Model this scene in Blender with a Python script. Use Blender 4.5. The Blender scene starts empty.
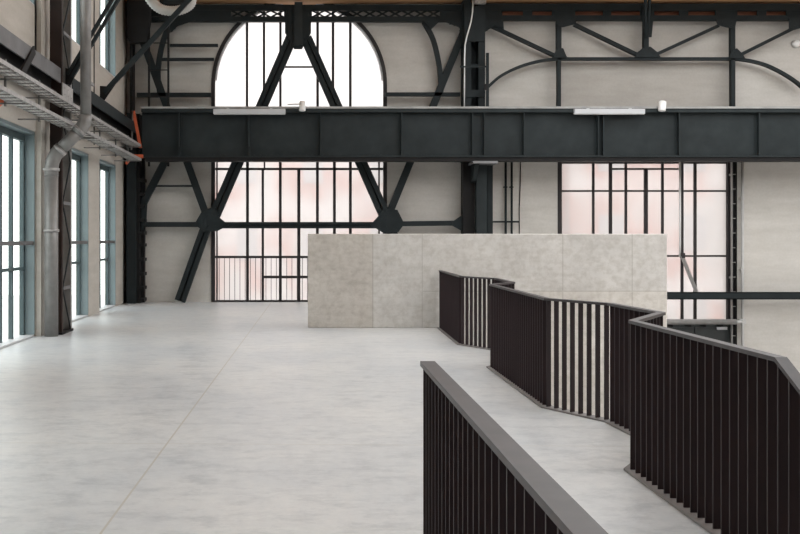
import bpy, bmesh, math, random
from mathutils import Vector, Matrix
random.seed(7)
S = bpy.context.scene
COL = S.collection

# ------------------------------------------------------------------ camera, light, exposure
F = 1000.0                       # focal length in pixels of an 800 px wide frame
CH = 1.6                         # eye height
VX, VY = 295.0, 239.0            # vanishing point of the hall's long axis
cam = bpy.data.cameras.new('camera'); camo = bpy.data.objects.new('camera', cam); COL.objects.link(camo)
camo.location = (0, 0, CH); camo.rotation_euler = (math.radians(90), 0, 0)
cam.sensor_width = 36.0; cam.lens = 36.0 * F / 800.0
cam.shift_x = (400 - VX) / 800.0; cam.shift_y = -(267 - VY) / 800.0
cam.clip_end = 300
S.camera = camo

w = bpy.data.worlds.new('overcast_sky'); S.world = w; w.use_nodes = True
bg = w.node_tree.nodes['Background']
bg.inputs[0].default_value = (1.0, 0.995, 0.985, 1); bg.inputs[1].default_value = 2.0
S.view_settings.view_transform = 'Standard'; S.view_settings.look = 'None'
S.view_settings.gamma = 1.0; S.view_settings.use_curve_mapping = False
S.view_settings.exposure = 0.72

# ------------------------------------------------------------------ materials
def mat(name):
    m = bpy.data.materials.new(name); m.use_nodes = True
    nt = m.node_tree
    return m, nt, nt.nodes, nt.links, nt.nodes['Principled BSDF']

def coords(n, l, scale=(1, 1, 1)):
    g = n.new('ShaderNodeNewGeometry')
    mp = n.new('ShaderNodeMapping'); mp.inputs['Scale'].default_value = scale
    l.new(g.outputs['Position'], mp.inputs['Vector'])
    return mp.outputs['Vector']

def noise(n, l, vec, scale, detail=4, rough=0.55):
    t = n.new('ShaderNodeTexNoise'); t.inputs['Scale'].default_value = scale
    t.inputs['Detail'].default_value = detail; t.inputs['Roughness'].default_value = rough
    l.new(vec, t.inputs['Vector']); return t.outputs['Fac']

def ramp(n, l, fac, stops):
    r = n.new('ShaderNodeValToRGB')
    e = r.color_ramp.elements
    while len(e) < len(stops): e.new(0.5)
    for k, (p, c) in enumerate(stops):
        e[k].position = p; e[k].color = (c[0], c[1], c[2], 1)
    l.new(fac, r.inputs['Fac']); return r.outputs['Color']

def mix(n, l, a, b, fac, mode='MIX'):
    m = n.new('ShaderNodeMix'); m.data_type = 'RGBA'; m.blend_type = mode
    for s, v in ((m.inputs[6], a), (m.inputs[7], b), (m.inputs[0], fac)):
        if isinstance(v, (int, float)): s.default_value = v
        elif isinstance(v, tuple): s.default_value = (v[0], v[1], v[2], 1)
        else: l.new(v, s)
    return m.outputs[2]

def math_(n, l, op, a, b=0.0, c=None):
    m = n.new('ShaderNodeMath'); m.operation = op
    for k, v in enumerate((a, b) if c is None else (a, b, c)):
        if isinstance(v, (int, float)): m.inputs[k].default_value = v
        else: l.new(v, m.inputs[k])
    return m.outputs[0]

def paint(name, col, rough=0.5, var=0.25, metallic=0.0, scale=3.0, spec=0.5):
    m, nt, n, l, b = mat(name)
    f = noise(n, l, coords(n, l), scale, 5)
    lo = tuple(c * (1 - var) for c in col); hi = tuple(c * (1 + var) for c in col)
    l.new(ramp(n, l, f, [(0.3, lo), (0.7, hi)]), b.inputs['Base Color'])
    b.inputs['Roughness'].default_value = rough; b.inputs['Metallic'].default_value = metallic
    b.inputs['Specular IOR Level'].default_value = spec
    return m

M = {}
M['steel'] = paint('dark_green_grey_paint', (0.017, 0.022, 0.024), 0.6, 0.18, spec=0.15)
M['girder'] = paint('girder_paint', (0.021, 0.027, 0.029), 0.55, 0.2, spec=0.18)
M['black_steel'] = paint('black_brown_paint', (0.012, 0.0115, 0.012), 0.6, 0.2, spec=0.2)
M['mullion'] = paint('window_bar_paint', (0.028, 0.025, 0.026), 0.6, 0.15, spec=0.25)
M['rail'] = paint('rail_bronze_paint', (0.021, 0.0125, 0.0145), 0.5, 0.15, spec=0.25)
M['rail_top'] = paint('rail_top_sheen_paint', (0.034, 0.026, 0.028), 0.42, 0.3, scale=9, spec=0.3)  # same dark paint as the fins, lightened to stand for reflected sky
M['base_plate'] = paint('base_plate_steel', (0.16, 0.145, 0.14), 0.5, 0.2)
M['frame_blue'] = paint('blue_grey_frame_paint', (0.19, 0.245, 0.26), 0.5, 0.08)
M['frame_teal'] = paint('dark_teal_frame_paint', (0.055, 0.085, 0.092), 0.5, 0.08)
M['galv'] = paint('galvanised_zinc', (0.21, 0.205, 0.20), 0.45, 0.15, 0.2, 6)
M['tray'] = paint('tray_zinc', (0.34, 0.33, 0.325), 0.45, 0.25, 0.1, 10)
M['beam_grey'] = paint('grey_beam_paint', (0.12, 0.12, 0.125), 0.5, 0.2)
M['white'] = paint('white_plastic', (0.75, 0.75, 0.74), 0.5, 0.04)
M['lamp_grey'] = paint('lamp_housing_grey', (0.50, 0.51, 0.53), 0.45, 0.04)
M['white_duct'] = paint('crinkled_white_foil', (0.50, 0.50, 0.48), 0.4, 0.15)
M['brown_steel'] = paint('red_brown_column_paint', (0.030, 0.019, 0.016), 0.6, 0.3, spec=0.2)
M['flange_grey'] = paint('pale_flange_paint', (0.30, 0.30, 0.295), 0.6, 0.25)  # top flange colour, lighter than the rest of the girder
M['orange'] = paint('red_oxide_paint', (0.50, 0.10, 0.04), 0.55, 0.2)
M['cable'] = paint('pale_cable', (0.45, 0.45, 0.44), 0.5, 0.1)
M['door'] = paint('door_black_paint', (0.022, 0.027, 0.028), 0.45, 0.15)

def plaster(name, c, stain=0.12):
    m, nt, n, l, b = mat(name)
    v = coords(n, l, (1, 1, 1))
    f1 = noise(n, l, v, 0.55, 5, 0.6)
    f2 = noise(n, l, coords(n, l, (0.6, 0.6, 3.2)), 1.6, 4, 0.6)
    f3 = noise(n, l, v, 18, 3, 0.6)
    a = ramp(n, l, f1, [(0.3, tuple(x * (1 - stain) for x in c)), (0.68, tuple(x * (1 + stain * 0.6) for x in c))])
    a = mix(n, l, a, ramp(n, l, f2, [(0.3, (0.86, 0.85, 0.83)), (0.7, (1.06, 1.06, 1.06))]), 0.7, 'MULTIPLY')
    a = mix(n, l, a, ramp(n, l, f3, [(0.3, (0.93, 0.93, 0.92)), (0.7, (1.05, 1.05, 1.05))]), 0.6, 'MULTIPLY')
    l.new(a, b.inputs['Base Color']); b.inputs['Roughness'].default_value = 0.8
    bp = n.new('ShaderNodeBump'); bp.inputs['Strength'].default_value = 0.15; bp.inputs['Distance'].default_value = 0.01
    l.new(f3, bp.inputs['Height']); l.new(bp.outputs['Normal'], b.inputs['Normal'])
    return m
M['plaster'] = plaster('beige_grey_plaster', (0.53, 0.512, 0.485))
M['plaster_infill'] = plaster('grey_infill_plaster', (0.40, 0.38, 0.355))
M['plaster_left'] = plaster('beige_plaster_panels', (0.50, 0.47, 0.43), 0.08)

def floor_mat():
    m, nt, n, l, b = mat('polished_pale_concrete')
    v = coords(n, l)
    big = noise(n, l, coords(n, l, (1, 0.7, 1)), 0.45, 4, 0.6)
    streak = noise(n, l, coords(n, l, (0.8, 1.3, 1)), 3.4, 9, 0.78)
    fine = noise(n, l, v, 9, 6, 0.75)
    a = ramp(n, l, big, [(0.34, (0.48, 0.498, 0.522)), (0.62, (0.585, 0.588, 0.588))])
    a = mix(n, l, a, ramp(n, l, streak, [(0.37, (0.76, 0.775, 0.795)), (0.52, (1.04, 1.04, 1.04))]), 0.85, 'MULTIPLY')
    a = mix(n, l, a, ramp(n, l, fine, [(0.35, (0.90, 0.905, 0.91)), (0.62, (1.04, 1.04, 1.03))]), 0.8, 'MULTIPLY')
    sp = n.new('ShaderNodeSeparateXYZ'); g = n.new('ShaderNodeNewGeometry'); l.new(g.outputs['Position'], sp.inputs[0])
    # sawn joints: one along the hall, one across
    x0 = math_(n, l, 'MULTIPLY_ADD', sp.outputs['Y'], -0.0231, sp.outputs['X'])
    j1 = math_(n, l, 'LESS_THAN', math_(n, l, 'ABSOLUTE', math_(n, l, 'ADD', x0, 1.182)), 0.007)
    y0 = math_(n, l, 'MULTIPLY_ADD', sp.outputs['X'], 0.028, sp.outputs['Y'])
    j2 = math_(n, l, 'LESS_THAN', math_(n, l, 'ABSOLUTE', math_(n, l, 'ADD', y0, -7.79)), 0.010)
    a = mix(n, l, a, (0.40, 0.37, 0.31), math_(n, l, 'MULTIPLY', j1, 0.75))
    a = mix(n, l, a, (0.46, 0.44, 0.40), math_(n, l, 'MULTIPLY', j2, 0.5))
    l.new(a, b.inputs['Base Color'])
    r = ramp(n, l, streak, [(0.3, (0.30, 0.30, 0.30)), (0.7, (0.46, 0.46, 0.46))])
    l.new(r, b.inputs['Roughness'])
    return m
M['floor'] = floor_mat()

def block_mat():
    m, nt, n, l, b = mat('cast_concrete')
    v = coords(n, l)
    f1 = noise(n, l, v, 1.3, 7, 0.7); f2 = noise(n, l, v, 7, 5, 0.7); f3 = noise(n, l, coords(n, l, (0.5, 1, 4)), 3, 4, 0.6)
    a = ramp(n, l, f1, [(0.3, (0.49, 0.473, 0.452)), (0.7, (0.62, 0.605, 0.583))])
    a = mix(n, l, a, ramp(n, l, f2, [(0.38, (0.80, 0.78, 0.75)), (0.56, (1.04, 1.04, 1.04))]), 0.65, 'MULTIPLY')
    a = mix(n, l, a, ramp(n, l, f3, [(0.3, (0.9, 0.895, 0.885)), (0.7, (1.05, 1.05, 1.05))]), 0.7, 'MULTIPLY')
    sp = n.new('ShaderNodeSeparateXYZ'); g = n.new('ShaderNodeNewGeometry'); l.new(g.outputs['Position'], sp.inputs[0])
    warm = math_(n, l, 'LESS_THAN', sp.outputs['X'], 1.40)
    a = mix(n, l, a, mix(n, l, a, (0.93, 0.90, 0.865), 1.0, 'MULTIPLY'), warm)
    low = math_(n, l, 'MULTIPLY', math_(n, l, 'LESS_THAN', sp.outputs['Z'], 0.66), math_(n, l, 'GREATER_THAN', sp.outputs['X'], 3.4))
    a = mix(n, l, a, mix(n, l, a, (1.08, 1.065, 1.04), 1.0, 'MULTIPLY'), low)
    jt = None
    for x, wd in ((1.40, 0.012), (2.29, 0.008), (4.82, 0.010), (6.07, 0.010)):
        t = math_(n, l, 'LESS_THAN', math_(n, l, 'ABSOLUTE', math_(n, l, 'ADD', sp.outputs['X'], -x)), wd)
        jt = t if jt is None else math_(n, l, 'MAXIMUM', jt, t)
    t = math_(n, l, 'LESS_THAN', math_(n, l, 'ABSOLUTE', math_(n, l, 'ADD', sp.outputs['Z'], -0.66)), 0.009)
    t = math_(n, l, 'MULTIPLY', t, math_(n, l, 'GREATER_THAN', sp.outputs['X'], 2.29))
    jt = math_(n, l, 'MAXIMUM', jt, t)
    a = mix(n, l, a, (0.27, 0.25, 0.21), math_(n, l, 'MULTIPLY', jt, 0.38))
    l.new(a, b.inputs['Base Color']); b.inputs['Roughness'].default_value = 0.7
    bp = n.new('ShaderNodeBump'); bp.inputs['Strength'].default_value = 0.2; bp.inputs['Distance'].default_value = 0.006
    l.new(f2, bp.inputs['Height']); l.new(bp.outputs['Normal'], b.inputs['Normal'])
    return m
M['block'] = block_mat()

def wood_mat(name, c1, c2):
    m, nt, n, l, b = mat(name)
    f = noise(n, l, coords(n, l, (0.6, 4, 4)), 3, 6, 0.6)
    l.new(ramp(n, l, f, [(0.3, c1), (0.7, c2)]), b.inputs['Base Color']); b.inputs['Roughness'].default_value = 0.65
    return m
M['wood'] = wood_mat('roof_boards', (0.50, 0.27, 0.13), (0.66, 0.38, 0.20))
M['wood_red'] = wood_mat('red_brown_timber', (0.28, 0.09, 0.05), (0.42, 0.16, 0.09))

def glass_clear():
    m, nt, n, l, b = mat('clear_glass'); n.remove(b)
    t = n.new('ShaderNodeBsdfTransparent'); t.inputs[0].default_value = (0.93, 0.965, 0.96, 1)
    g = n.new('ShaderNodeBsdfGlossy'); g.inputs['Roughness'].default_value = 0.03
    x = n.new('ShaderNodeMixShader'); x.inputs[0].default_value = 0.07
    l.new(t.outputs[0], x.inputs[1]); l.new(g.outputs[0], x.inputs[2])
    l.new(x.outputs[0], n['Material Output'].inputs[0]); return m
M['glass'] = glass_clear()

def glass_frosted():
    m, nt, n, l, b = mat('hazy_white_glass'); n.remove(b)
    t = n.new('ShaderNodeBsdfTransparent'); t.inputs[0].default_value = (0.72, 0.712, 0.708, 1)
    d = n.new('ShaderNodeBsdfTranslucent'); d.inputs[0].default_value = (0.72, 0.705, 0.70, 1)
    x = n.new('ShaderNodeMixShader'); x.inputs[0].default_value = 0.38
    l.new(t.outputs[0], x.inputs[1]); l.new(d.outputs[0], x.inputs[2])
    l.new(x.outputs[0], n['Material Output'].inputs[0]); return m
M['frost'] = glass_frosted()

def facade_mat():  # soft blotches put the blur of the hazy glass into the colour
    m, nt, n, l, b = mat('blurred_pink_facade')
    f = noise(n, l, coords(n, l, (1.0, 1, 0.45)), 0.55, 2, 0.4)
    f2 = noise(n, l, coords(n, l, (0.3, 1, 1.2)), 0.5, 2, 0.4)
    a = ramp(n, l, f, [(0.38, (0.66, 0.66, 0.65)), (0.46, (0.72, 0.55, 0.51)), (0.54, (0.60, 0.22, 0.16)), (0.62, (0.74, 0.68, 0.67))])
    a = mix(n, l, a, (0.9, 0.9, 0.9), ramp(n, l, f2, [(0.47, (0, 0, 0)), (0.6, (0.8, 0.8, 0.8))]))
    l.new(a, b.inputs['Base Color']); b.inputs['Roughness'].default_value = 0.9; return m
M['facade'] = facade_mat()
M['paving'] = paint('outdoor_paving', (0.55, 0.55, 0.54), 0.9, 0.08)
M['lower_floor'] = paint('lower_hall_screed', (0.62, 0.61, 0.60), 0.7, 0.08)

# ------------------------------------------------------------------ mesh helpers
class MB:
    def __init__(s): s.bm = bmesh.new()
    def box(s, x0, y0, z0, x1, y1, z1):
        v = [s.bm.verts.new((x, y, z)) for x in (x0, x1) for y in (y0, y1) for z in (z0, z1)]
        for f in ((0, 1, 3, 2), (4, 6, 7, 5), (0, 4, 5, 1), (2, 3, 7, 6), (0, 2, 6, 4), (1, 5, 7, 3)):
            s.bm.faces.new([v[i] for i in f])
        return s
    def prism(s, pts, a, b, axis='Y'):
        """polygon extruded along an axis; pts are (X,Z) for Y, (X,Y) for Z, (Y,Z) for X"""
        def mk(p, t):
            return {'Y': (p[0], t, p[1]), 'Z': (p[0], p[1], t), 'X': (t, p[0], p[1])}[axis]
        va = [s.bm.verts.new(mk(p, a)) for p in pts]; vb = [s.bm.verts.new(mk(p, b)) for p in pts]
        n = len(pts)
        s.bm.faces.new(va); s.bm.faces.new(vb[::-1])
        for i in range(n): s.bm.faces.new((va[i], va[(i + 1) % n], vb[(i + 1) % n], vb[i]))
        return s
    def bar(s, p, q, wd, dp, up=(0, 1, 0)):
        """box from p to q; dp measured along up, wd across"""
        p, q, up = Vector(p), Vector(q), Vector(up)
        t = (q - p).normalized(); side = t.cross(up).normalized(); u = side.cross(t).normalized()
        c = [(-.5, -.5), (.5, -.5), (.5, .5), (-.5, .5)]
        va = [s.bm.verts.new(p + side * wd * a + u * dp * b) for a, b in c]
        vb = [s.bm.verts.new(q + side * wd * a + u * dp * b) for a, b in c]
        s.bm.faces.new(va[::-1]); s.bm.faces.new(vb)
        for i in range(4): s.bm.faces.new((va[i], va[(i + 1) % 4], vb[(i + 1) % 4], vb[i]))
        return s
    def tube(s, path, r, seg=16, radii=None, caps=True):
        path = [Vector(p) for p in path]; rings = []
        ref = None
        for i, p in enumerate(path):
            a = path[i - 1] if i else p; b = path[i + 1] if i < len(path) - 1 else p
            t = (b - a).normalized()
            if ref is None:
                ref = Vector((0, 0, 1)) if abs(t.z) < 0.9 else Vector((0, 1, 0))
            u = (ref - t * ref.dot(t)).normalized(); v = t.cross(u); ref = u
            rr = radii[i] if radii else r
            rings.append([s.bm.verts.new(p + (u * math.cos(k * 2 * math.pi / seg) + v * math.sin(k * 2 * math.pi / seg)) * rr) for k in range(seg)])
        for a, b in zip(rings, rings[1:]):
            for k in range(seg):
                f = s.bm.faces.new((a[k], a[(k + 1) % seg], b[(k + 1) % seg], b[k])); f.smooth = True
        if caps: s.bm.faces.new(rings[0][::-1]); s.bm.faces.new(rings[-1])
        return s
    def band(s, pts, wd, y0, y1):
        """curved band in an XZ plane following pts with a constant width"""
        L, R = [], []
        for i, p in enumerate(pts):
            a = Vector(pts[max(i - 1, 0)]); b = Vector(pts[min(i + 1, len(pts) - 1)])
            t = (b - a).normalized(); nn = Vector((-t.y, t.x)) * wd / 2
            L.append(Vector(p) + nn); R.append(Vector(p) - nn)
        def mk(q, y): return s.bm.verts.new((q.x, y, q.y))
        v = [[mk(q, y0) for q in L], [mk(q, y0) for q in R], [mk(q, y1) for q in L], [mk(q, y1) for q in R]]
        for i in range(len(pts) - 1):
            for a, b in ((0, 1), (1, 3), (3, 2), (2, 0)):
                s.bm.faces.new((v[a][i], v[a][i + 1], v[b][i + 1], v[b][i]))
        for i in (0, -1): s.bm.faces.new((v[0][i], v[1][i], v[3][i], v[2][i]))
        return s
    def dome(s, c, r, d):
        """small rivet head standing along direction d"""
        d = Vector(d); c = Vector(c); u = d.orthogonal().normalized(); v = d.cross(u)
        ring = [s.bm.verts.new(c + (u * math.cos(k * math.pi / 3) + v * math.sin(k * math.pi / 3)) * r) for k in range(6)]
        top = s.bm.verts.new(c + d * r * 0.7)
        for k in range(6): s.bm.faces.new((ring[k], ring[(k + 1) % 6], top))
        return s
    def build(s, name, m, parent=None, bevel=0.0):
        bmesh.ops.recalc_face_normals(s.bm, faces=s.bm.faces)
        xs = [v.co for v in s.bm.verts]
        c = Vector(((min(p.x for p in xs) + max(p.x for p in xs)) / 2, (min(p.y for p in xs) + max(p.y for p in xs)) / 2, min(p.z for p in xs)))
        bmesh.ops.translate(s.bm, verts=s.bm.verts, vec=-c)
        me = bpy.data.meshes.new(name); s.bm.to_mesh(me); s.bm.free()
        me.materials.append(M[m] if isinstance(m, str) else m)
        o = bpy.data.objects.new(name, me); COL.objects.link(o); o.location = c
        WORLD[o.name] = Matrix.Translation(c)
        if parent is not None: attach(o, parent)
        if bevel:
            b = o.modifiers.new('bevel', 'BEVEL'); b.width = bevel; b.segments = 2; b.limit_method = 'ANGLE'
        return o
WORLD = {}
def attach(o, parent):
    o.parent = parent; o.matrix_parent_inverse = WORLD[parent.name].inverted()
def tag(o, label, cat, group=None):
    o['label'] = label; o['category'] = cat
    if group: o['group'] = group
    return o
def thing(name, label, cat, loc, group=None):
    o = bpy.data.objects.new(name, None); COL.objects.link(o); o.location = loc; o.empty_display_size = 0.2
    WORLD[o.name] = Matrix.Translation(Vector(loc))
    return tag(o, label, cat, group)
def struct(o): o['kind'] = 'structure'; return o
def root(name, loc):
    o = bpy.data.objects.new(name, None); COL.objects.link(o); o.location = loc; o.empty_display_size = 0.2
    WORLD[o.name] = Matrix.Translation(Vector(loc)); return struct(o)
def X(px, Y): return (px - VX) * Y / F
def Z(py, Y): return CH - (py - VY) * Y / F
def G(px, py, Y): return (X(px, Y), Z(py, Y))
def G3(px, py, Y): return (X(px, Y), Y, Z(py, Y))
def poly(pts, Y): return [G(a, b, Y) for a, b in pts]

# ------------------------------------------------------------------ dimensions of the hall
XL = -4.27          # inner face of the window wall
YW = 25.4           # inner face of the end wall
LOW = -3.1          # floor of the lower hall
TOP = 7.57          # underside of the roof boards at the end wall

# zigzag edge of the upper floor
ZZ = [(2.61, 17.95), (2.513, 15.134), (2.887, 14.356), (2.838, 13.025), (2.445, 12.442), (2.391, 9.487), (2.76, 8.748), (2.809, 7.669), (2.333, 6.901), (2.304, 4.743)]
STAIR = [(2.295, 3.99), (2.285, 3.11)]      # where the railing runs on downhill
DROP = [0.0] * len(ZZ) + [-0.37, -0.79]

# floor
fp = [(-4.54, -14.0), (2.19, -14.0), (2.19, 4.66)] + [(x + 0.06, y) for x, y in ZZ[::-1]] + [(2.75, 18.3), (2.75, YW), (-4.54, YW)]
struct(MB().prism(fp, -0.32, 0.0, 'Z').build('floor', 'floor'))
struct(MB().box(-4.54, -14, LOW - 0.3, 22, YW, LOW).build('floor_lower', 'lower_floor'))

# end wall with its two window openings
A0, A1 = X(211.3, YW), X(387, YW); AC = (A0 + A1) / 2; AR = (A1 - A0) / 2; AZ = Z(85, YW)
B0, B1 = X(559, YW), X(731, YW); BT = Z(152, YW); BB = Z(323, YW)
m = MB(); y0, y1 = YW, YW + 0.45
m.box(-4.54, y0, LOW, A0, y1, 8.2)
arc = [(AC - AR * math.cos(t), AZ + AR * math.sin(t)) for t in [math.pi / 2 * k / 24 for k in range(25)]]
m.prism(arc + [(AC, 8.2), (A0, 8.2)], y0, y1)
arc2 = [(2 * AC - x, z) for x, z in arc]
m.prism(arc2[::-1] + [(A1, 8.2), (AC, 8.2)], y0, y1)
m.box(A0, y0, LOW, A1, y1, -0.02)
m.box(A1, y0, LOW, B0, y1, 8.2)
m.box(B0, y0, BT, B1, y1, 8.2)
m.box(B1, y0, LOW, 22, y1, 8.2)
m.box(B0, y0 + 0.10, LOW, B1, y1, BB)
struct(m.build('wall_far', 'plaster'))

# window wall on the left
m = MB(); x0, x1 = XL - 0.27, XL
WIN = [(-12.0, -8.0), (-4.0, 0.1), (4.15, 8.25), (12.35, 16.45), (18.62, 20.70), (21.84, 23.85)]
HEAD, SILL2, HEAD2 = 3.36, 5.42, 8.4
e = -14.0
for a, b in WIN:
    m.box(x0, e, LOW, x1, a, 9.0)
    m.box(x0, a, HEAD, x1, b, SILL2)
    m.box(x0, a, LOW, x1, b, 0.0)
    m.box(x0, a, HEAD2, x1, b, 9.0)
    e = b
m.box(x0, e, LOW, x1, YW, 9.0)
struct(m.build('wall_left', 'plaster_left'))
struct(MB().box(XL, 16.47, 0, XL + 0.09, 17.62, 8.6).build('trim_1', 'plaster_left'))
for i, (a, za, zb) in enumerate(((16.40, 4.7, 8.6), (16.62, 0.0, 0.0))):
    if zb: struct(MB().box(XL, a, za, XL + 0.02, a + 0.05, zb).build('trim_2', 'black_steel'))
struct(MB().box(XL, 21.2, 3.6, XL + 0.015, 21.25, 8.6).build('trim_3', 'black_steel'))

# the rest of the hall, behind and beside the camera (unseen; walls and solid roof added to cut light, open sky at right)
struct(MB().box(-4.54, -14.4, LOW, 22, -14.0, 9.0).build('wall_back', 'plaster'))
struct(MB().box(22, -14.0, LOW, 22.4, YW + 0.45, 9.0).build('wall_right', 'plaster'))
struct(MB().box(-4.54, -14.4, 9.0, 22.4, 3.0, 9.3).build('ceiling_back', 'wood'))
struct(MB().box(-4.54, 3.0, 9.0, 3.0, 23.2, 9.3).build('ceiling_left', 'wood'))
# roof boards near the end wall
struct(MB().box(-4.6, 23.2, TOP, 22, YW + 0.45, TOP + 0.08).build('ceiling', 'wood'))
# rendered infill of a former window above the girder
struct(MB().box(X(559, YW), YW - 0.02, BT, X(731, YW), YW, Z(60, YW)).build('trim_5', 'plaster_infill'))
# timber wall plate behind the right-hand truss
struct(MB().box(X(478, YW), YW - 0.06, Z(20, YW), 21.8, YW, TOP).build('trim_4', 'wood_red'))

# outside
struct(MB().box(-60, -30, LOW - 0.75, 90, 90, LOW - 0.35).build('ground_outside', 'paving'))

# ------------------------------------------------------------------ windows
def win_bar(o, p, q, wd, Y, dp=0.06, name='mullion', m='mullion'):
    a, b = G3(*p, Y), G3(*q, Y); s = Y / F
    return MB().bar(a, b, wd * s, dp).build(name, m, o)

YG = YW + 0.10      # glazing plane of the end wall
w1 = root('window_1', (AC, YW, 0))
opening = [(A0, -0.02)] + arc + arc2[::-1][1:] + [(A1, -0.02)]
MB().prism(opening, YG + 0.05, YG + 0.056).build('pane', 'frost', w1)
rim = [(AC - (AR - 0.045) * math.cos(t), AZ + (AR - 0.045) * math.sin(t)) for t in [math.pi * k / 48 for k in range(49)]]
MB().band([(A0 + 0.045, 0.0)] + rim + [(A1 - 0.045, 0.0)], 0.09, YW - 0.03, YG + 0.03).build('window_frame', 'mullion', w1)
rim2 = [(AC - (AR - 0.11) * math.cos(t), AZ + (AR - 0.11) * math.sin(t)) for t in [math.pi * (k + 1) / 50 for k in range(49)]]
MB().band(rim2, 0.04, YW + 0.0, YG + 0.05).build('white_inner_frame', 'lamp_grey', w1)
def arcz(px):
    x = X(px, YG); return AZ + math.sqrt(max(0.01, (AR - 0.06) ** 2 - (x - AC) ** 2))
for px, wd in ((247, 2.4), (264, 2.4), (280.4, 2.4), (317.6, 2.6), (333, 2.6), (350.3, 2.6)):
    x = X(px, YG); h = wd * YG / F / 2
    MB().box(x - h, YG - 0.03, 4.1, x + h, YG + 0.04, arcz(px)).build('mullion', 'mullion', w1)
for px, wd, t, b in ((247.5, 2.8, 160, 301.5), (262.8, 2.4, 169, 301.5), (280.3, 2.8, 160, 301.5), (298.8, 3.2, 169, 301.5), (317.4, 2.8, 160, 301.5), (334.4, 2.8, 160, 301.5), (350.4, 2.8, 160, 301.5), (379, 1.6, 160, 301.5), (217, 1.4, 160, 301.5), (264.5, 1.6, 160, 170)):
    win_bar(w1, (px, t), (px, b), wd, YG)
for a, b, y, wd in ((211, 387, 160.5, 2.2), (211, 387, 169, 2.2), (211, 387, 257, 2.4), (263, 384, 277, 2.6), (283, 316, 67, 1.6)):
    win_bar(w1, (a, y), (b, y), wd, YG, 0.055, 'transom')
win_bar(w1, (211, 301.6), (387, 301.6), 2.5, YG, 0.1, 'sill')

w2 = root('window_2', ((B0 + B1) / 2, YW, BB))
MB().box(B0, YG + 0.05, BB, B1, YG + 0.056, BT).build('pane', 'frost', w2)
win_bar(w2, (559.3, 152), (559.3, 323), 4.2, YG - 0.06, 0.1, 'window_frame')
win_bar(w2, (729, 152), (729, 323), 4.5, YG - 0.06, 0.1, 'window_frame')
win_bar(w2, (559, 154), (731, 154), 4, YG - 0.06, 0.1, 'window_frame')
win_bar(w2, (559, 322), (731, 322), 4, YG - 0.06, 0.1, 'window_frame')
for px, wd, t in ((593.2, 2.2, 154), (610.4, 3.0, 154), (625.8, 2.2, 154), (645.8, 3.6, 169), (662.4, 2.2, 154), (682, 2.4, 154), (695, 2.6, 154)):
    win_bar(w2, (px, t), (px, 321), wd, YG)
for a, b, y, wd in ((559, 731, 191, 1.8), (611, 682, 169, 1.8), (559, 731, 256, 1.9), (559, 731, 163, 1.5)):
    win_bar(w2, (a, y), (b, y), wd, YG, 0.055, 'transom')

def left_window(name, a, b, z0, z1, mulls, trans):
    o = root(name, (XL - 0.25, (a + b) / 2, z0))
    xg = XL - 0.20
    MB().box(xg - 0.006, a, z0, xg, b, z1).build('pane', 'glass', o)
    fr = MB()
    fr.box(XL - 0.24, a, z0, XL - 0.01, a + 0.03, z1); fr.box(XL - 0.24, b - 0.03, z0, XL - 0.01, b, z1)
    fr.box(XL - 0.24, a, z1 - 0.05, XL - 0.01, b, z1)
    fr.build('window_frame', 'frame_blue', o)
    MB().box(XL - 0.26, a, z0, XL - 0.01, b, z0 + 0.03).build('sill', 'lamp_grey', o)
    MB().box(xg - 0.03, b - 0.11, z0, xg + 0.035, b - 0.03, z1 - 0.05).build('mullion', 'frame_teal', o)
    MB().box(xg - 0.03, a + 0.03, z0, xg + 0.035, a + 0.11, z1 - 0.05).build('mullion', 'frame_teal', o)
    MB().box(xg - 0.04, a, z1 - 0.16, xg + 0.04, b, z1 - 0.05).build('transom', 'frame_teal', o)
    for y in mulls: MB().box(xg - 0.03, y - 0.03, z0, xg + 0.035, y + 0.035, z1 - 0.05).build('mullion', 'frame_teal', o)
    for z in trans: MB().box(xg - 0.04, a + 0.03, z - 0.025, xg + 0.045, b - 0.03, z + 0.025).build('transom', 'frame_teal', o)
    return o
left_window('window_3', 12.35, 16.45, 0.0, HEAD, (15.72, 15.12, 14.0), (1.12,))
left_window('window_4', 18.62, 20.70, 0.0, HEAD, (19.6,), (1.12,))
left_window('window_5', 21.84, 23.85, 0.0, HEAD, (22.8,), (1.12,))
left_window('window_6', 18.62, 20.70, SILL2, HEAD2, (19.6,), ())
left_window('window_7', 21.84, 23.85, SILL2, HEAD2, (22.8,), ())
left_window('window_8', 12.35, 16.45, SILL2, HEAD2, (15.12, 13.7), ())
for k, (a, b) in enumerate(WIN[:3]):
    left_window('window_%d' % (9 + 2 * k), a, b, 0.0, HEAD, (a + 1.35, a + 2.7), (1.12,))
    left_window('window_%d' % (10 + 2 * k), a, b, SILL2, HEAD2, (a + 1.35, a + 2.7), ())
for k, (a, b) in enumerate(WIN[3:]):
    nm = ('in the window left of the downpipe', 'in the window right of the laced column', 'in the last window before the end wall')[k]
    t = thing('safety_bar', 'grey horizontal safety bar at chest height ' + nm, 'safety bar', (XL - 0.03, b - 0.03, 1.53), 'safety bars across the left windows')
    MB().box(XL - 0.075, a + 0.03, 1.50, XL - 0.02, b - 0.03, 1.565).build('bar', 'beam_grey', t)
    for y in (a + 0.034, b - 0.04): MB().box(XL - 0.09, y, 1.48, XL - 0.005, y + 0.006, 1.60).build('end_plate', 'frame_blue', t)

# ------------------------------------------------------------------ concrete parapet
bl = MB().box(0.235, 18.0, 0.0, 6.70, 18.30, 1.692)
bl.box(2.76, 18.0, LOW, 6.70, 18.30, 0.0)
tag(bl.build('parapet_wall', 'block', bevel=0.012), 'long pale cast concrete parapet wall standing behind the zigzag railing', 'concrete wall')

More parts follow.
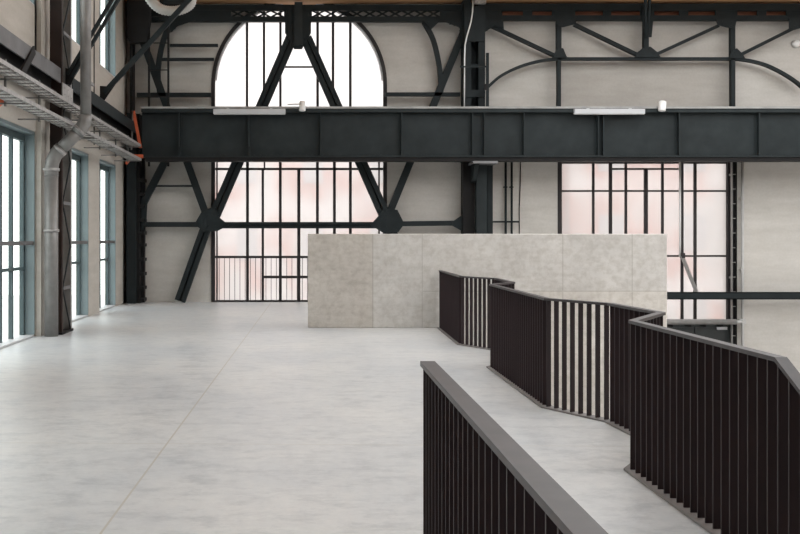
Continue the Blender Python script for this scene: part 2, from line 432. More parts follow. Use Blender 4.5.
# ------------------------------------------------------------------ end-wall trusses
YT = 25.15; D = 0.14; sT = YT / F
def member(o, name, p, q, wd, Y=YT, dp=D, m='steel'):
    return MB().bar(G3(*p, Y), G3(*q, Y), wd * Y / F, dp).build(name, m, o)
def double_member(o, name, p, q, wd, Y=YT, dp=D, m='steel'):
    """two angles with a slot between them"""
    a, b = Vector(G3(*p, Y)), Vector(G3(*q, Y)); t = (b - a).normalized(); s = t.cross(Vector((0, 1, 0))) * wd * Y / F
    mb = MB()
    for k in (-0.29, 0.29): mb.bar(a + s * k, b + s * k, wd * Y / F * 0.40, dp)
    mb.bar(a + Vector((0, 0.03, 0)), b + Vector((0, 0.03, 0)), wd * Y / F * 0.5, dp * 0.5)
    return mb.build(name, m, o)
def gusset(o, pts, Y=YT, th=0.03, name='gusset_plate', m='steel', off=-0.085, rivets=True):
    P = poly(pts, Y); mb = MB().prism(P, Y + off - th, Y + off)
    if rivets:
        cx = sum(p[0] for p in P) / len(P); cz = sum(p[1] for p in P) / len(P)
        for x, z in P:
            for f in (0.45, 0.78): mb.dome((cx + (x - cx) * f, Y + off - th, cz + (z - cz) * f), 0.018, (0, -1, 0))
    return mb.build(name, m, o)

t1 = thing('arched_truss', 'dark steel frame with big inverted V braces across the arched window', 'steel truss', (X(298, YT), YT, 0))
double_member(t1, 'diagonal_brace', (180, 301), (208, 222), 11)
double_member(t1, 'diagonal_brace', (212, 222), (291.4, 38), 11.5)
double_member(t1, 'diagonal_brace', (387.5, 222), (306, 38), 11.5)
double_member(t1, 'diagonal_brace', (388, 222), (418, 301), 10)
member(t1, 'raking_brace', (206, 214), (137, 25), 7)
member(t1, 'raking_brace', (389, 214), (463, 33), 7)
member(t1, 'raking_brace', (142, 206), (173, 146), 7)
member(t1, 'raking_brace', (453, 206), (423, 146), 5, dp=0.08) if False else None
member(t1, 'horizontal_tie', (143, 224.5), (208, 224.5), 5)
double_member(t1, 'horizontal_tie', (208, 225.2), (388, 225.2), 6.5)
member(t1, 'horizontal_tie', (388, 224), (466, 223), 5)
member(t1, 'horizontal_tie', (137, 95), (211, 95), 4)
member(t1, 'horizontal_tie', (385, 94.5), (460, 94.5), 3.6)
member(t1, 'horizontal_tie', (170, 45.5), (218, 45.5), 2.4)
member(t1, 'horizontal_tie', (159, 59.5), (214, 59.5), 2.6)
member(t1, 'horizontal_tie', (155, 186), (194, 186), 1.8)
def smooth(pts, k=6):
    out = []
    for i in range(len(pts) - 1):
        p0, p1, p2, p3 = (Vector(pts[max(0, min(len(pts) - 1, j))]) for j in (i - 1, i, i + 1, i + 2))
        for s in range(k):
            t = s / k
            out.append(0.5 * (2 * p1 + (p2 - p0) * t + (2 * p0 - 5 * p1 + 4 * p2 - p3) * t * t + (3 * p1 - p0 - 3 * p2 + p3) * t ** 3))
    out.append(Vector(pts[-1])); return out
def curve(o, name, pts, wd, Y=YT, m='steel', d=0.12):
    P = smooth(poly(pts, Y)); return MB().band(P, wd * Y / F, Y - d / 2, Y + d / 2).build(name, m, o)
curve(t1, 'curved_brace', [(173, 22), (165, 36), (160, 55), (158, 75), (160, 95)], 5)
curve(t1, 'curved_brace', [(424, 22), (432, 37), (436.5, 52), (440, 72), (441, 92)], 4.6)
gusset(t1, [(422, 21), (440, 21), (434, 27), (431, 30)]); gusset(t1, [(172, 21), (196, 21), (178, 27), (171, 34)])
gusset(t1, [(438, 21), (478, 21), (466, 40), (460, 36), (459, 28), (448, 24)])
gusset(t1, [(195, 224), (203, 210), (216, 207), (219, 217), (229, 225), (218, 231), (204, 232)])
gusset(t1, [(370, 225), (379, 215), (384, 208), (397, 210), (404, 224), (398, 232), (383, 233)])
gusset(t1, [(285, 8), (311, 8), (311, 34), (306, 42), (302, 50), (294, 50), (291, 42), (285, 34)])
gusset(t1, [(450, 223), (463, 214), (463, 232), (452, 226)]); gusset(t1, [(142, 202), (148, 202), (147, 222), (144, 230), (142, 230)])
gusset(t1, [(453, 158), (466, 158), (466, 168), (460, 163)])
member(t1, 'centre_post', (298.5, 2.5), (298.5, 45), 8, YT - 0.16, 0.12, 'girder')
# top chord with lacing
member(t1, 'top_chord', (141, 8), (464, 8), 5.5); member(t1, 'top_chord', (141, 19.5), (464, 19.5), 5)
for a, b in ((141, 231), (284, 312), (440, 463.5)):
    member(t1, 'chord_plate', (a, 13.8), (b, 13.8), 8, YT - 0.02, 0.06)
for a, b in ((231, 284), (312, 440)):
    n = max(2, round((b - a) / 13))
    for k in range(n):
        u, v = a + (b - a) * k / n, a + (b - a) * (k + 1) / n
        mb = MB().bar(G3(u, 10.5, YT), G3(v, 17.2, YT), 0.042, 0.02)
        mb.bar(G3(u, 17.2, YT + 0.04), G3(v, 10.5, YT + 0.04), 0.042, 0.02).build('lacing', 'steel', t1)

t2 = thing('portal_truss', 'dark steel frame with slotted top chord and shallow arch on blank wall', 'steel truss', (X(645, YT), YT, Z(107, YT)))
member(t2, 'top_chord', (484, 7.5), (842, 7.5), 7); member(t2, 'top_chord', (484, 18.3), (842, 18.3), 5)
e = 484
for a, b in ((502, 523), (532, 552), (575, 603), (611, 640), (654, 679), (688, 715), (737, 757), (766, 786), (842, 842)):
    member(t2, 'batten_plate', (e, 13.5), (a, 13.5), 6, YT - 0.03, 0.05); e = b
for px, wd, t, b in ((558.5, 4.6, 20, 59), (558.6, 3.6, 59, 154), (645.5, 5, 20, 58), (732, 4.4, 20, 59), (732.2, 4, 59, 154)):
    member(t2, 'vertical_post', (px, t), (px, b), wd)
member(t2, 'lower_chord', (552, 59), (742, 59), 2.8)
for p, q in (((487, 24), (555, 56)), ((574, 24.5), (636, 54.5)), ((656, 54.5), (718, 26)), ((740, 55), (792, 29)), ((804, 26), (842, 30))):
    member(t2, 'diagonal_brace', p, q, 3.2)
curve(t2, 'arch_brace', [(488, 87), (498, 78), (510, 71), (525, 65), (541, 61), (557, 59)], 2.8)
curve(t2, 'arch_brace', [(735, 59), (750, 61), (765, 65), (780, 72), (793, 80), (803, 88)], 2.8)
gusset(t2, [(484, 20), (502, 20), (503, 30), (493, 27), (484, 33)])
gusset(t2, [(554, 20), (576, 20), (574, 25), (562, 28), (556, 27)])
gusset(t2, [(551, 58.5), (556, 49), (562, 49), (566, 58.5)])
gusset(t2, [(640, 8), (653, 8), (650, 38), (644, 38), (641, 24)])
gusset(t2, [(633, 58), (636, 53), (643, 47.5), (649, 47.5), (656, 53), (659, 58)])
gusset(t2, [(714, 20), (735, 20), (733, 29), (728, 29), (716, 26)])
gusset(t2, [(727, 59), (730, 51), (735, 49), (741, 55), (743, 59)])
gusset(t2, [(787, 18), (812, 18), (806, 27), (792, 31), (787, 30)])
# roof hanger that drops to the middle of the truss
hg = thing('roof_hanger', 'pair of thin dark struts dropping from the roof to right truss middle', 'roof strut', G3(646, 36, YT - 0.14))
for dx in (-2.6, 2.6):
    MB().bar(G3(646 + dx * 0.2, 38, YT - 0.16), (X(648 + dx, 24.0), 24.0, 7.56), 0.05, 0.06).build('strut', 'steel', hg)

# ------------------------------------------------------------------ columns of the end wall
YC = 24.98; zb0 = Z(157, 24.3) - 0.10
def column(px_list, label, slots=None):
    return thing('steel_column', label, 'steel column', (X(px_list, YC), YC, LOW if px_list > 200 else 0.0), 'steel columns')
c1 = column(474, 'dark riveted steel column between the two end wall trusses')
k = lambda px: X(px, YC)
for a, b, ya, yb in ((463, 470, 24.82, 25.3), (477.5, 484, 24.82, 25.3), (470, 477.5, 25.18, 25.24)):
    MB().box(k(a), ya, Z(109, YC), k(b), yb, 7.56).build('flange', 'steel', c1)
for t, b in ((8, 43), (91, 98)):
    MB().box(k(463.4), 24.79, Z(b, YC), k(483.6), 24.82, Z(t, YC)).build('batten_plate', 'steel', c1)
MB().box(k(470.5), 24.85, Z(67.5, YC), k(477.5), 24.87, Z(65, YC)).build('batten_plate', 'steel', c1)
MB().box(k(463), 24.95, LOW, k(474.5), 25.3, Z(109, YC)).build('flange', 'black_steel', c1)
MB().box(k(474.8), 24.72, LOW, k(485), 24.95, Z(109, YC)).build('web_plate', 'girder', c1)
MB().box(k(487.2), 24.95, LOW, k(492.6), 25.3, Z(109, YC)).build('flange', 'steel', c1)
MB().box(k(485), 25.2, LOW, k(487.2), 25.25, Z(109, YC)).build('web_plate', 'black_steel', c1)
MB().prism([(24.25, zb0), (24.95, zb0), (24.95, zb0 - 0.06), (24.22, zb0 - 0.06)], k(468), k(492), 'X').build('bearing_plate', 'beam_grey', c1)
MB().prism([(24.32, zb0 - 0.06), (24.95, zb0 - 0.06), (24.95, zb0 - 0.5), (24.70, zb0 - 0.45)], k(470.5), k(474.5), 'X').build('bracket', 'girder', c1)
# corner column
c2 = column(134, 'black steel column in the far left corner under the cross girder')
MB().box(X(127.5, 24.9), 24.75, 0, X(136.5, 24.9), 25.38, 4.72).build('flange', 'steel', c2)
MB().box(X(129.5, 24.9), 24.95, 4.72, X(132, 24.9), 25.38, 7.56).build('flange', 'black_steel', c2)
MB().box(X(136.5, 24.9), 24.92, 0, X(139.5, 24.9), 25.38, 4.72).build('flange', 'black_steel', c2)
for py in (300, 288, 274, 259.5, 245, 233, 220, 206, 194, 180):
    MB().box(X(139, 24.9), 24.9, Z(py + 1.6, 24.9), X(144, 24.9), 25.38, Z(py - 1.6, 24.9)).build('batten_plate', 'black_steel', c2)
MB().box(X(139.5, 24.9), 25.2, 0, X(142.5, 24.9), 25.39, 4.72).build('web_plate', 'black_steel', c2)
MB().prism(poly([(127, 0), (151, 0), (151, 18), (147, 42), (130, 43), (127, 38)], 24.75), 24.72, 24.9).build('head_plate', 'black_steel', c2)

# ------------------------------------------------------------------ cross girder
YF = 24.30
g = thing('cross_girder', 'long dark riveted plate girder spanning the hall before the end wall', 'girder', (X(480, YF), YF, Z(160, YF)))
gx0, gx1 = X(141, YF), 15.5
zt, zb = Z(106.4, YF), Z(157, YF)
MB().box(gx0, YF, zt - 0.05, gx1, YF + 0.36, zt).build('top_flange', 'flange_grey', g)
MB().box(gx0, YF + 0.02, zt - 0.14, gx1, YF + 0.05, zt - 0.05).build('flange_angle', 'girder', g)
MB().box(gx0, YF + 0.16, zb + 0.03, gx1, YF + 0.20, zt - 0.05).build('web', 'girder', g)
mb = MB().box(gx0, YF, zb, gx1, YF + 0.36, zb + 0.03).box(gx0, YF + 0.05, zb + 0.03, gx1, YF + 0.16, zb + 0.05)
x = gx0 + 0.1
while x < gx1:
    mb.dome((x, YF + 0.10, zb + 0.05), 0.02, (0, 0, 1)); mb.dome((x, YF + 0.10, zb), 0.02, (0, 0, -1)); x += 0.14
mb.build('bottom_flange', 'girder', g)
MB().box(gx0 + 0.1, YF + 0.03, zb - 0.10, gx1, YF + 0.33, zb).build('lower_cover_plate', 'black_steel', g)
for px in (178.5, 248.5, 321, 402, 473, 485, 524.5, 599, 604, 680, 760):
    x = X(px, YF); mb = MB().box(x - 0.012, YF + 0.03, zb + 0.03, x + 0.012, YF + 0.16, zt - 0.05)
    mb.box(x - 0.05, YF + 0.145, zb + 0.03, x + 0.05, YF + 0.16, zt - 0.05)
    for kz in range(9): mb.dome((x + 0.032, YF + 0.145, zb + 0.12 + kz * 0.12), 0.014, (0, -1, 0))
    st = mb.build('stiffener', 'girder', g)
    if px not in (473, 485, 599):
        MB().box(x - 0.01, YF + 0.04, zb + 0.04, x + 0.045, YF + 0.06, zb + 0.26).build('splice_plate', 'girder', st)
# linear lamps on the girder
for a, b, lab in ((213.5, 285.5, 'pale linear lamp housing on the girder in front of arched window'), (573.5, 644, 'pale linear lamp housing on the girder above the right window')):
    t = thing('linear_lamp', lab, 'lamp', (X((a + b) / 2, YF), YF - 0.06, Z(114.5, YF)), 'lamps on the cross girder')
    hs = MB().box(X(a, YF), YF - 0.09, Z(114.3, YF), X(b, YF), YF + 0.02, Z(109.3, YF)).build('housing', 'lamp_grey', t, bevel=0.01)
    MB().box(X(a + 0.6, YF), YF - 0.07, Z(114.7, YF), X(b - 0.6, YF), YF, Z(114.3, YF)).build('diffuser', 'white', hs)
    for u in (0.2, 0.8):
        x = X(a + (b - a) * u, YF); MB().box(x - 0.03, YF - 0.05, Z(109.3, YF), x + 0.03, YF + 0.02, zt - 0.05).build('clip', 'lamp_grey', t)
# spotlights / cameras on the girder
for px, lab, arm in ((302.3, 'white cylindrical spotlight with side arm on girder below the truss apex', True), (660.8, 'white cylindrical spotlight on girder at right of linear lamp', False)):
    t = thing('spotlight', lab, 'spotlight', (X(px, YF), YF - 0.08, zt), 'spotlights on the cross girder')
    c = Vector((X(px, YF), YF - 0.09, Z(107, YF)))
    tl = 0.0 if arm else -0.018
    MB().tube([c + Vector((-tl, 0.03, 0.13)), c + Vector((-tl, 0.03, 0.115)), c + Vector((tl, -0.03, -0.10)), c + Vector((tl, -0.03, -0.115))], 0.07, 20, [0.055, 0.072, 0.082, 0.07] if arm else [0.075, 0.09, 0.09, 0.08]).build('head', 'white', t)
    MB().box(c.x - 0.02, YF - 0.02, zt, c.x + 0.02, YF + 0.10, zt + 0.02).build('mount', 'white', t)
    if arm:
        MB().bar((c.x - 0.36, YF - 0.06, zt + 0.04), (c.x - 0.05, YF - 0.06, zt + 0.05), 0.03, 0.03).build('arm', 'cable', t)

# ------------------------------------------------------------------ small things on the end wall
t = thing('guard_railing', 'dark guard of thin vertical bars across the foot of the arched window', 'railing', (AC, YG - 0.09, 0.0))
MB().box(A0 + 0.12, YG - 0.10, 1.12, A1 - 0.12, YG - 0.085, 1.135).build('top_rail', 'mullion', t)
MB().box(A0 + 0.12, YG - 0.10, 0.03, A1 - 0.12, YG - 0.085, 0.05).build('bottom_rail', 'mullion', t)
x = A0 + 0.2
while x < A1 - 0.15:
    MB().box(x - 0.007, YG - 0.10, 0.05, x + 0.007, YG - 0.086, 1.13).build('baluster', 'mullion', t); x += 0.132

t = thing('wall_beam', 'dark horizontal steel beam crossing the right window and blank wall', 'beam', (11, 25.1, Z(299, 25)))
yb = 25.0
MB().box(5.4, yb, Z(299.5, yb), 21, yb + 0.03, Z(292.3, yb)).build('web', 'steel', t)
MB().box(5.4, yb, Z(293.2, yb), 21, yb + 0.15, Z(292.2, yb)).build('flange', 'steel', t)
MB().box(5.4, yb, Z(299.5, yb), 21, yb + 0.15, Z(298.5, yb)).build('flange', 'steel', t)

t = thing('cable_ladder', 'tall narrow cable ladder with rungs at the right window edge', 'cable ladder', (X(733, 25.2), 25.2, LOW))
for px in (731.8, 736.2):
    MB().box(X(px, 25.2) - 0.015, 25.18, -2.9, X(px, 25.2) + 0.015, 25.24, 3.55).build('side_rail', 'black_steel' if px > 733 else 'galv', t)
MB().box(X(732.2, 25.26), 25.25, -2.9, X(736, 25.26), 25.29, 3.55).build('cable_bundle', 'black_steel', t)
z = -2.7
while z < 3.5:
    MB().box(X(731.9, 25.2), 25.19, z, X(736.2, 25.2), 25.22, z + 0.02).build('rung', 'galv', t); z += 0.37
for z in (-2.5, 0.6, 3.2): MB().box(X(731.9, 25.2), 25.29, z, X(736.2, 25.2), YW, z + 0.05).build('wall_bracket', 'galv', t)
t = thing('drain_pipe', 'slim pale vertical pipe with bend on the wall right of the window', 'pipe', (X(742.5, 25.3), 25.3, LOW))
MB().tube([(X(742.5, 25.3), 25.3, LOW), (X(742.5, 25.3), 25.3, 3.6)], 0.035, 12).build('pipe', 'cable', t)
for z in (-1.5, 0.8, 2.6):
    MB().box(X(742.5, 25.3) - 0.05, 25.28, z, X(742.5, 25.3) + 0.05, YW, z + 0.04).build('clamp', 'cable', t)
t = thing('horizontal_pipe', 'grey insulated pipe running across below the right window', 'pipe', (X(704, 25.15), 25.15, Z(324, 25.15)))
pz = Z(321.6, 25.15)
MB().tube([(5.6, 25.08, pz), (X(735, 25.15), 25.08, pz)], 0.068, 14).build('pipe', 'galv', t)
MB().tube([(X(735, 25.15), 25.08, pz), (X(743, 25.15), 25.08, pz)], 0.035, 12).build('thin_pipe', 'cable', t)
MB().box(X(740, 25.15), 25.03, pz - 0.06, X(744.5, 25.15), 25.27, pz + 0.06).build('elbow', 'cable', t, bevel=0.02)
for px in (672, 690, 705, 722):
    MB().box(X(px, 25.15) - 0.02, 25.13, pz - 0.13, X(px, 25.15) + 0.02, YW + 0.09, pz - 0.05).build('clamp', 'black_steel', t)
# dark door under the right window
d = root('door_1', (X(690, YW), YW, LOW))
MB().box(X(655, YW), YW + 0.02, LOW, X(734.5, YW), YW + 0.10, BB - 0.02).build('door_frame', 'door', d)
for a, b in ((658, 693.5), (694.5, 730)):
    leaf = MB().box(X(a, YW), YW - 0.02, LOW + 0.02, X(b, YW), YW + 0.03, BB - 0.12).build('door_leaf', 'door', d)
    hx = X(694 + (-2.5 if a < 690 else 2.5), YW)
    MB().tube([(hx, YW - 0.07, LOW + 0.95), (hx, YW - 0.07, LOW + 1.25)], 0.012, 8).build('door_handle', 'galv', leaf)
    if a > 690: MB().box(X(b - 14, YW), YW - 0.08, Z(329.5, YW), X(b - 4, YW), YW - 0.02, Z(326.8, YW)).build('door_closer', 'lamp_grey', leaf)
# opener rod on the right window
t = thing('window_opener', 'white opener rod with slanting grey stay on the right window', 'window opener', (X(681.5, YW), YW - 0.05, Z(292, YW)))
MB().tube([G3(680, 160, YW), G3(680, 257, YW)], 0.026, 10).build('rod', 'white', t)
MB().bar(G3(682, 256, YW - 0.06), G3(696.5, 292, YW - 0.06), 0.085, 0.03).build('stay', 'galv', t)
MB().box(X(680.5, YW), YW - 0.08, Z(258, YW), X(684, YW), YW + 0.04, Z(253, YW)).build('hinge', 'mullion', t)
# pipes between the column and the right window
for px, dx, lab in ((505.7, 0.03, 'dark thin vertical pipe on the wall nearer the middle column'), (511.7, 0.028, 'dark thin vertical pipe on the wall farther from the middle column')):
    t = thing('wall_pipe', lab, 'pipe', (X(px, 25.3), 25.3, LOW), 'thin dark wall pipes')
    MB().tube([(X(px, 25.3), 25.3, LOW), (X(px, 25.3), 25.3, Z(158, 25.3))], dx, 10).build('pipe', 'steel', t)
    for z in (-1.2, 0.9, 2.9): MB().box(X(px, 25.3) - 0.045, 25.29, z, X(px, 25.3) + 0.045, YW, z + 0.03).build('clamp', 'steel', t)
tag(MB().bar(G3(493, 221.8, 25.26), G3(519, 221.8, 25.26), 0.045, 0.03).build('pipe_rail', 'steel'), 'short dark rail holding the thin wall pipes beside the middle column', 'rail')
tag(MB().tube([G3(520.5, 158, 25.37), G3(520.2, 185, 25.37), G3(519.3, 208, 25.37), G3(519.4, 260, 25.37), (X(519.4, 25.37), 25.37, LOW)], 0.012, 6).build('cable', 'black_steel'), 'thin dark cable hanging down the wall right of the pipes', 'cable')
tag(MB().tube([G3(473, 0, 24.74), G3(472.5, 12, 24.74), G3(471, 22, 24.74), G3(467, 36, 24.74), G3(465, 45, 24.74), G3(464.5, 60, 24.74), G3(464.3, 108, 24.74)], 0.018, 8).build('conduit', 'white'), 'white conduit running down the middle column head', 'conduit')
t = thing('cable_bracket', 'small zinc bracket at the very top of the middle column', 'bracket', G3(480, 4, 24.7))
mb = MB().box(X(474.5, 24.7), 24.66, Z(3.6, 24.7), X(486, 24.7), 24.79, Z(-2, 24.7))
mb.build('plate', 'tray', t)
for px in (477, 480.5, 484): MB().dome((X(px, 24.7), 24.66, Z(2.4, 24.7)), 0.02, (0, -1, 0)).build('bolt', 'galv', t)
t = thing('upright_post', 'slim dark post standing on the girder beside the middle column', 'post', (X(487.5, 24.6), 24.6, zt))
MB().box(X(486, 24.6), 24.57, zt, X(488.8, 24.6), 24.63, Z(53, 24.6)).build('post', 'steel', t)
MB().box(X(460, 24.6), 24.585, Z(67.5, 24.6), X(486, 24.6), 24.615, Z(66, 24.6)).build('arm', 'steel', t)
MB().box(X(484, 24.6), 24.56, Z(90, 24.6), X(487, 24.6), 24.64, Z(84, 24.6)).build('junction_box', 'black_steel', t)
# round wall lamp
t = thing('wall_lamp', 'small round white lamp high on the blank wall at right', 'lamp', (X(795, YW), YW, Z(44, YW)))
c = Vector((X(795, YW), YW, Z(44, YW)))
MB().tube([c, c + Vector((0, -0.04, 0))], 0.105, 20).build('base', 'cable', t)
MB().tube([c + Vector((0, -0.04, 0)), c + Vector((0, -0.08, 0)), c + Vector((0, -0.11, 0)), c + Vector((0, -0.125, 0))], 0.1, 20, [0.1, 0.095, 0.07, 0.03]).build('diffuser', 'white', t)
# slender trellis frame in the left corner, built in ladder form
t = thing('ladder', 'slender dark trellis frame rising behind the girder in the left corner', 'ladder', (X(158, 24.8), 24.8, 3.4))
for px in (149, 168.3): MB().box(X(px, 24.8) - 0.025, 24.78, 3.4, X(px, 24.8) + 0.025, 24.83, 7.5).build('side_rail', 'black_steel', t)
for py in (16, 43, 70, 97, 124): MB().bar(G3(149, py, 24.8), G3(168.3, py, 24.8), 0.025, 0.025).build('rung', 'black_steel', t)

# ------------------------------------------------------------------ left wall steel
def laced_column(y, lab):
    t = thing('laced_column', lab, 'steel column', (-3.98, y, 0))
    MB().box(-4.10, y, 0, -3.90, y + 0.10, 9.0).build('channel', 'brown_steel', t)
    MB().box(-4.06, y + 0.66, 0, -3.90, y + 0.76, 9.0).build('channel', 'galv', t)
    z, s = 0.05, 0
    while z < 8.6:
        a, b = ((y + 0.09, y + 0.67) if s else (y + 0.67, y + 0.09))
        MB().bar((-3.905, a, z), (-3.905, b, z + 0.72), 0.045, 0.015, (1, 0, 0)).build('lacing_bar', 'steel', t)
        MB().box(-3.925, y + 0.1, z - 0.03, -3.90, y + 0.66, z + 0.03).build('lacing_bar', 'beam_grey', t) if s else None
        z += 0.72; s ^= 1
    MB().box(-4.14, y - 0.04, 0, -3.88, y + 0.80, 0.04).build('base_plate', 'black_steel', t)
    mb = MB().box(-3.90, y, 3.85, -3.885, y + 0.78, 4.22)
    for a in range(3):
        for b in range(3): mb.dome((-3.885, y + 0.15 + a * 0.24, 3.93 + b * 0.11), 0.02, (1, 0, 0))
    mb.build('collar_plate', 'tray', t)
    return t
laced_column(16.72, 'dark laced steel column behind the grey downpipe on the left wall')

def wall_girder(y0, y1, lab, m):  # web and underside darker than the face, recess shade put into the colour
    t = thing('crane_beam', lab, 'beam', (-4.05, y0, 4.06), 'crane beams along the left wall')
    MB().box(-4.20, y0, 4.40, -3.90, y1, 4.44).build('top_flange', m, t)
    MB().box(-3.93, y0, 4.20, -3.90, y1, 4.40).build('face_plate', m, t)
    MB().box(-4.10, y0, 4.06, -4.06, y1, 4.40).build('web', 'black_steel', t)
    MB().box(-4.20, y0, 4.03, -3.97, y1, 4.06).build('bottom_flange', 'black_steel', t)
wall_girder(8.0, 16.66, 'grey topped crane beam along the left wall nearer than the laced column', 'beam_grey')
wall_girder(17.54, 24.7, 'dark crane beam along the left wall beyond the grey downpipe', 'steel')

# cable trays (wire baskets) one above the other
for z, lab, y1 in ((3.80, 'upper zinc wire cable tray running along the left wall', 23.85), (3.47, 'lower zinc wire cable tray running along the left wall', 23.9)):
    t = thing('cable_tray', lab, 'cable tray', (-3.68, 16, z), 'stacked cable trays on the left wall')
    xa, xb, y0 = -3.92, -3.68, 9.0
    for x in (xa, xb):
        MB().box(x - 0.012, y0, z, x + 0.012, y1, z + 0.055).build('side_rail', 'tray', t)
    y = y0
    while y < y1:
        MB().box(xa, y, z - 0.012, xb, y + 0.035, z + 0.0).build('rung', 'galv', t); y += 0.30
    for x in (-3.87, -3.80, -3.73): MB().box(x - 0.014, y0, z + 0.0, x + 0.014, y1, z + 0.03).build('cable', 'cable', t)
for y in (13.6, 15.4, 18.3, 20.2, 22.0, 23.6):
    lab = {13.6: 'nearest dark bracket holding the cable trays, outside the near window', 15.4: 'dark tray bracket arm reaching from the crane beam near the left edge', 18.3: 'tray bracket just beyond the grey downpipe', 20.2: 'tray bracket over the window beyond the laced column', 22.0: 'tray bracket over the last left window', 23.6: 'tray bracket at the far end of the trays by the girder'}[y]
    t = thing('tray_bracket', lab, 'bracket', (-3.7, y, 3.4), 'brackets under the cable trays')
    m_ = 'galv'
    MB().box(-3.96, y, 3.41, -3.935, y + 0.05, 4.05).build('hanger', m_, t)
    for z in (3.435, 3.765): MB().box(-4.27, y, z, -3.67, y + 0.04, z + 0.02).build('arm', m_, t)
    if y == 15.4: MB().bar((-3.878, 14.87, 4.41), (-3.878, 14.18, 3.935), 0.13, 0.03, (1, 0, 0)).build('clamp', 'black_steel', t)
# red-oxide brace at the girder end
t = thing('girder_brace', 'orange red steel brace at the left end of the cross girder', 'brace', G3(136, 160, 24.2))
MB().bar(G3(133.5, 111, 24.2), G3(140.5, 148, 24.2), 0.07, 0.05).build('slanted_bar', 'orange', t)
MB().bar(G3(133, 111, 24.2), G3(131.5, 150, 24.2), 0.03, 0.05).build('upright_bar', 'galv', t)
MB().box(X(128, 24.2), 24.18, Z(158, 24.2), X(143, 24.2), 24.25, Z(154.5, 24.2)).build('foot', 'orange', t)
MB().bar(G3(126, 164, 24.2), G3(133, 155, 24.2), 0.06, 0.05).build('prop', 'orange', t)
t = thing('painted_bracket', 'orange red bracket at the left edge under the cable trays', 'bracket', (-4.2, 14.1, 3.45))
MB().prism([(-4.25, 3.40), (-4.25, 3.64), (-4.10, 3.64), (-4.06, 3.58)], 14.1, 14.16).build('plate', 'orange', t)
MB().box(-4.265, 14.06, 3.38, -4.25, 14.20, 3.68).build('wall_plate', 'orange', t)

# knee braces up into the roof
def knee(p, q, gp, lab, dbl):
    t = thing('knee_brace', lab, 'brace', p, 'knee braces on the left wall')
    p, q = Vector(p), Vector(q); d = (q - p).normalized(); s = d.cross(Vector((0, 1, 0))).normalized()
    offs = (-0.045, 0.045) if dbl else (0,)
    for o in offs: MB().bar(p + s * o, q + s * o, 0.05 if dbl else 0.10, 0.08).build('strut', 'steel', t)
    y = p.y
    MB().prism(gp, y - 0.02, y + 0.02).build('gusset_plate', 'black_steel', t)
y = 17.0
knee((X(70, y), y, Z(76, y)), (X(128, y), y, Z(-22, y)), poly([(65.6, 68), (72, 70), (80.5, 55), (82, 60), (71, 85), (65.6, 84)], y), 'doubled dark knee brace rising from the laced column behind the downpipe', True)
y = 20.98
knee((X(104, y), y, Z(93, y)), (X(196, y), y, Z(-8, y)), poly([(100, 86), (109, 86.5), (115, 79), (117, 82), (103, 102.5), (100, 101)], y), 'long single dark knee brace rising from the pier between far left windows', False)
MB_ = thing('corner_cable', 'black cable hung beside the corner column above the girder', 'cable', G3(131, 100, 24.9)) if False else None

# downpipe
t = thing('downpipe', 'large grey zinc downpipe with offset bend in front of left wall', 'pipe', (X(51.5, 16.45), 16.45, 0))
yp = 16.45
MB().tube([G3(51.3, 334, yp)[:2] + (0.0,), G3(51.3, 175, yp)], 0.112, 28).build('lower_pipe', 'galv', t)
MB().tube([G3(51.3, 176, yp), G3(51.3, 168, yp), G3(52.5, 161, yp), G3(56, 154, yp), G3(62, 148, yp)], 0.115, 28).build('elbow', 'galv', t)
MB().tube([G3(61, 149, yp), G3(79, 131, yp)], 0.105, 28).build('offset_pipe', 'galv', t)
MB().tube([G3(77, 133, yp), G3(82, 127.5, yp), G3(84.8, 122, yp), G3(85.7, 115, yp)], 0.105, 28, [0.112, 0.112, 0.108, 0.1]).build('elbow', 'galv', t)
MB().tube([G3(85.7, 117, yp), (X(85.7, yp), yp, 6.8)], 0.089, 28).build('upper_pipe', 'galv', t)
for px, py, r in ((51.3, 171, 0.135), (51.3, 232, 0.128)):
    c = Vector(G3(px, py, yp)); MB().tube([c, c + Vector((0, 0, 0.045))], r, 28).build('clamp', 'tray', t)
for (pa, pb) in (((59, 151), (61, 149)), ((79, 131), (81, 129))):
    MB().tube([G3(*pa, yp), G3(*pb, yp)], 0.12, 28).build('collar', 'tray', t)
MB().box(X(85.7, yp) - 0.02, yp + 0.08, 4.2, X(85.7, yp) + 0.02, yp + 0.6, 4.25).build('bracket', 'galv', t)

# white flexible duct near the roof corner
pts = [(138, -34), (143, -16), (149, -3), (155, 5), (162, 9.5), (171, 11), (180, 10), (187, 7), (191, 3), (192, -3)]
P = smooth([G3(a, b, 22.6) for a, b in pts], 7)
tag(MB().tube(P, 0.1, 18, [0.118 if i % 2 else 0.100 for i in range(len(P))]).build('flexible_duct', 'white_duct'), 'white crinkled flexible duct looping below the roof in the left corner', 'duct')
t = thing('duct_unit', 'dark box hanging under the roof inside the white duct loop', 'ventilation unit', G3(172, 8, 22.7))
MB().box(X(160, 22.8), 22.72, Z(7, 22.8), X(186, 22.8), 23.3, 7.5).build('casing', 'black_steel', t)
MB().box(X(164, 22.8), 22.70, Z(5.5, 22.8), X(182, 22.8), 22.72, Z(-3, 22.8)).build('grille', 'steel', t)

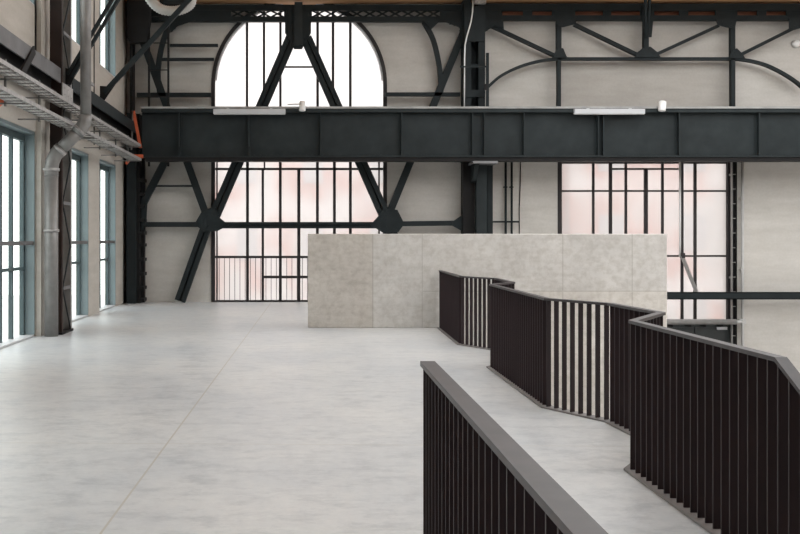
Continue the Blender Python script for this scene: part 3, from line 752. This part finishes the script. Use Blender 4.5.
# ------------------------------------------------------------------ railings
RH = 1.04
def sample(path, step):
    out = []; carry = step * 0.5
    for a, b in zip(path, path[1:]):
        a, b = Vector(a), Vector(b); L = (b - a).length; d = (b - a) / L
        s = carry
        while s < L: out.append((a + d * s, d)); s += step
        carry = s - L
    return out
def offset_path(path, off):
    res = []
    for i, p in enumerate(path):
        p = Vector(p); ns = []
        if i: d = (p - Vector(path[i - 1])).normalized(); ns.append(Vector((-d.y, d.x)))
        if i < len(path) - 1: d = (Vector(path[i + 1]) - p).normalized(); ns.append(Vector((-d.y, d.x)))
        n = sum(ns, Vector((0, 0))).normalized(); n = n / max(0.4, n.dot(ns[0]))
        res.append(p + n * off)
    return res
def ribbon(path, wd, z0, z1, drop=None):
    drop = drop or [0.0] * len(path)
    L = offset_path(path, wd / 2); R = offset_path(path, -wd / 2); mb = MB()
    v = [[mb.bm.verts.new((p.x, p.y, z + drop[k])) for k, p in enumerate(S_)] for S_ in (L, R) for z in (z0, z1)]
    for i in range(len(path) - 1):
        for a, b in ((0, 1), (1, 3), (3, 2), (2, 0)):
            mb.bm.faces.new((v[a][i], v[a][i + 1], v[b][i + 1], v[b][i]))
    for i in (0, -1): mb.bm.faces.new((v[0][i], v[1][i], v[3][i], v[2][i]))
    return mb
def fin(mb, p, d, depth, th, z0, z1):
    n = Vector((-d.y, d.x)) * depth / 2; h = d * th / 2
    q = [p + n + h, p + n - h, p - n - h, p - n + h]
    mb.prism([(v.x, v.y) for v in q], z0, z1, 'Z'); return mb
def drop_at(p, path, drop):
    best = (9e9, 0.0)
    for i in range(len(path) - 1):
        a, b = Vector(path[i]), Vector(path[i + 1]); t = max(0, min(1, (p - a).dot(b - a) / (b - a).length_squared))
        d = (a + (b - a) * t - p).length
        if d < best[0]: best = (d, drop[i] + (drop[i + 1] - drop[i]) * t)
    return best[1]
def railing(path, lab, width, depth, drop=None, maxn=100):
    a = path[0]; drop = drop or [0.0] * len(path)
    t = thing('railing', lab, 'railing', (a[0], a[1], 0), 'dark fin railings')
    ribbon(path, width, RH - 0.022, RH, drop).build('handrail', 'rail_top', t)
    ribbon(path, 0.12, 0.0, 0.014, drop).build('floor_plate', 'base_plate', t)
    pts = sample(path, 0.108)
    pts.sort(key=lambda q: q[0].length)
    rest = MB(); nrest = 0
    for i, (p, d) in enumerate(pts):
        dz = drop_at(p, path, drop)
        if i < maxn: fin(MB(), p, d, depth, 0.011, 0.012 + dz, RH - 0.021 + dz).build('baluster', 'rail', t)
        else: fin(rest, p, d, depth, 0.011, 0.012 + dz, RH - 0.021 + dz); nrest += 1
    if nrest:
        o = rest.build('balusters', 'rail', t); o['kind'] = 'stuff'
    return t
railing(ZZ + STAIR, 'long dark zigzag fin railing running from the concrete parapet along the floor edge', 0.06, 0.05, DROP)
railing([(0.608, 4.59), (0.562, 1.90), (0.547, 1.02)], 'short straight dark fin railing in the right foreground', 0.067, 0.05)

# ------------------------------------------------------------------ buildings outside
def house(x0, x1, y, top, lab, floors, cols):
    t = thing('building', lab, 'building', ((x0 + x1) / 2, y, LOW - 0.35))
    MB().box(x0, y, LOW - 0.35, x1, y + 8, top).build('wall', 'facade', t)
    dz = (top - LOW) / floors; dx = (x1 - x0) / cols
    for f in range(floors):
        for c in range(cols):
            xa = x0 + dx * (c + 0.35); za = LOW + dz * (f + 0.35)
            MB().box(xa, y - 0.05, za, xa + dx * 0.3, y + 0.02, za + dz * 0.45).build('window', 'lamp_grey', t)
    MB().box(x0 - 0.2, y - 0.2, top, x1 + 0.2, y + 8.2, top + 0.3).build('roof', 'paving', t)
house(-5.6, 9.5, 38, 5.6, 'hazy pink building seen through the arched window', 3, 6)
house(11, 34, 40, 9.5, 'hazy pink building seen through the right window', 4, 7)
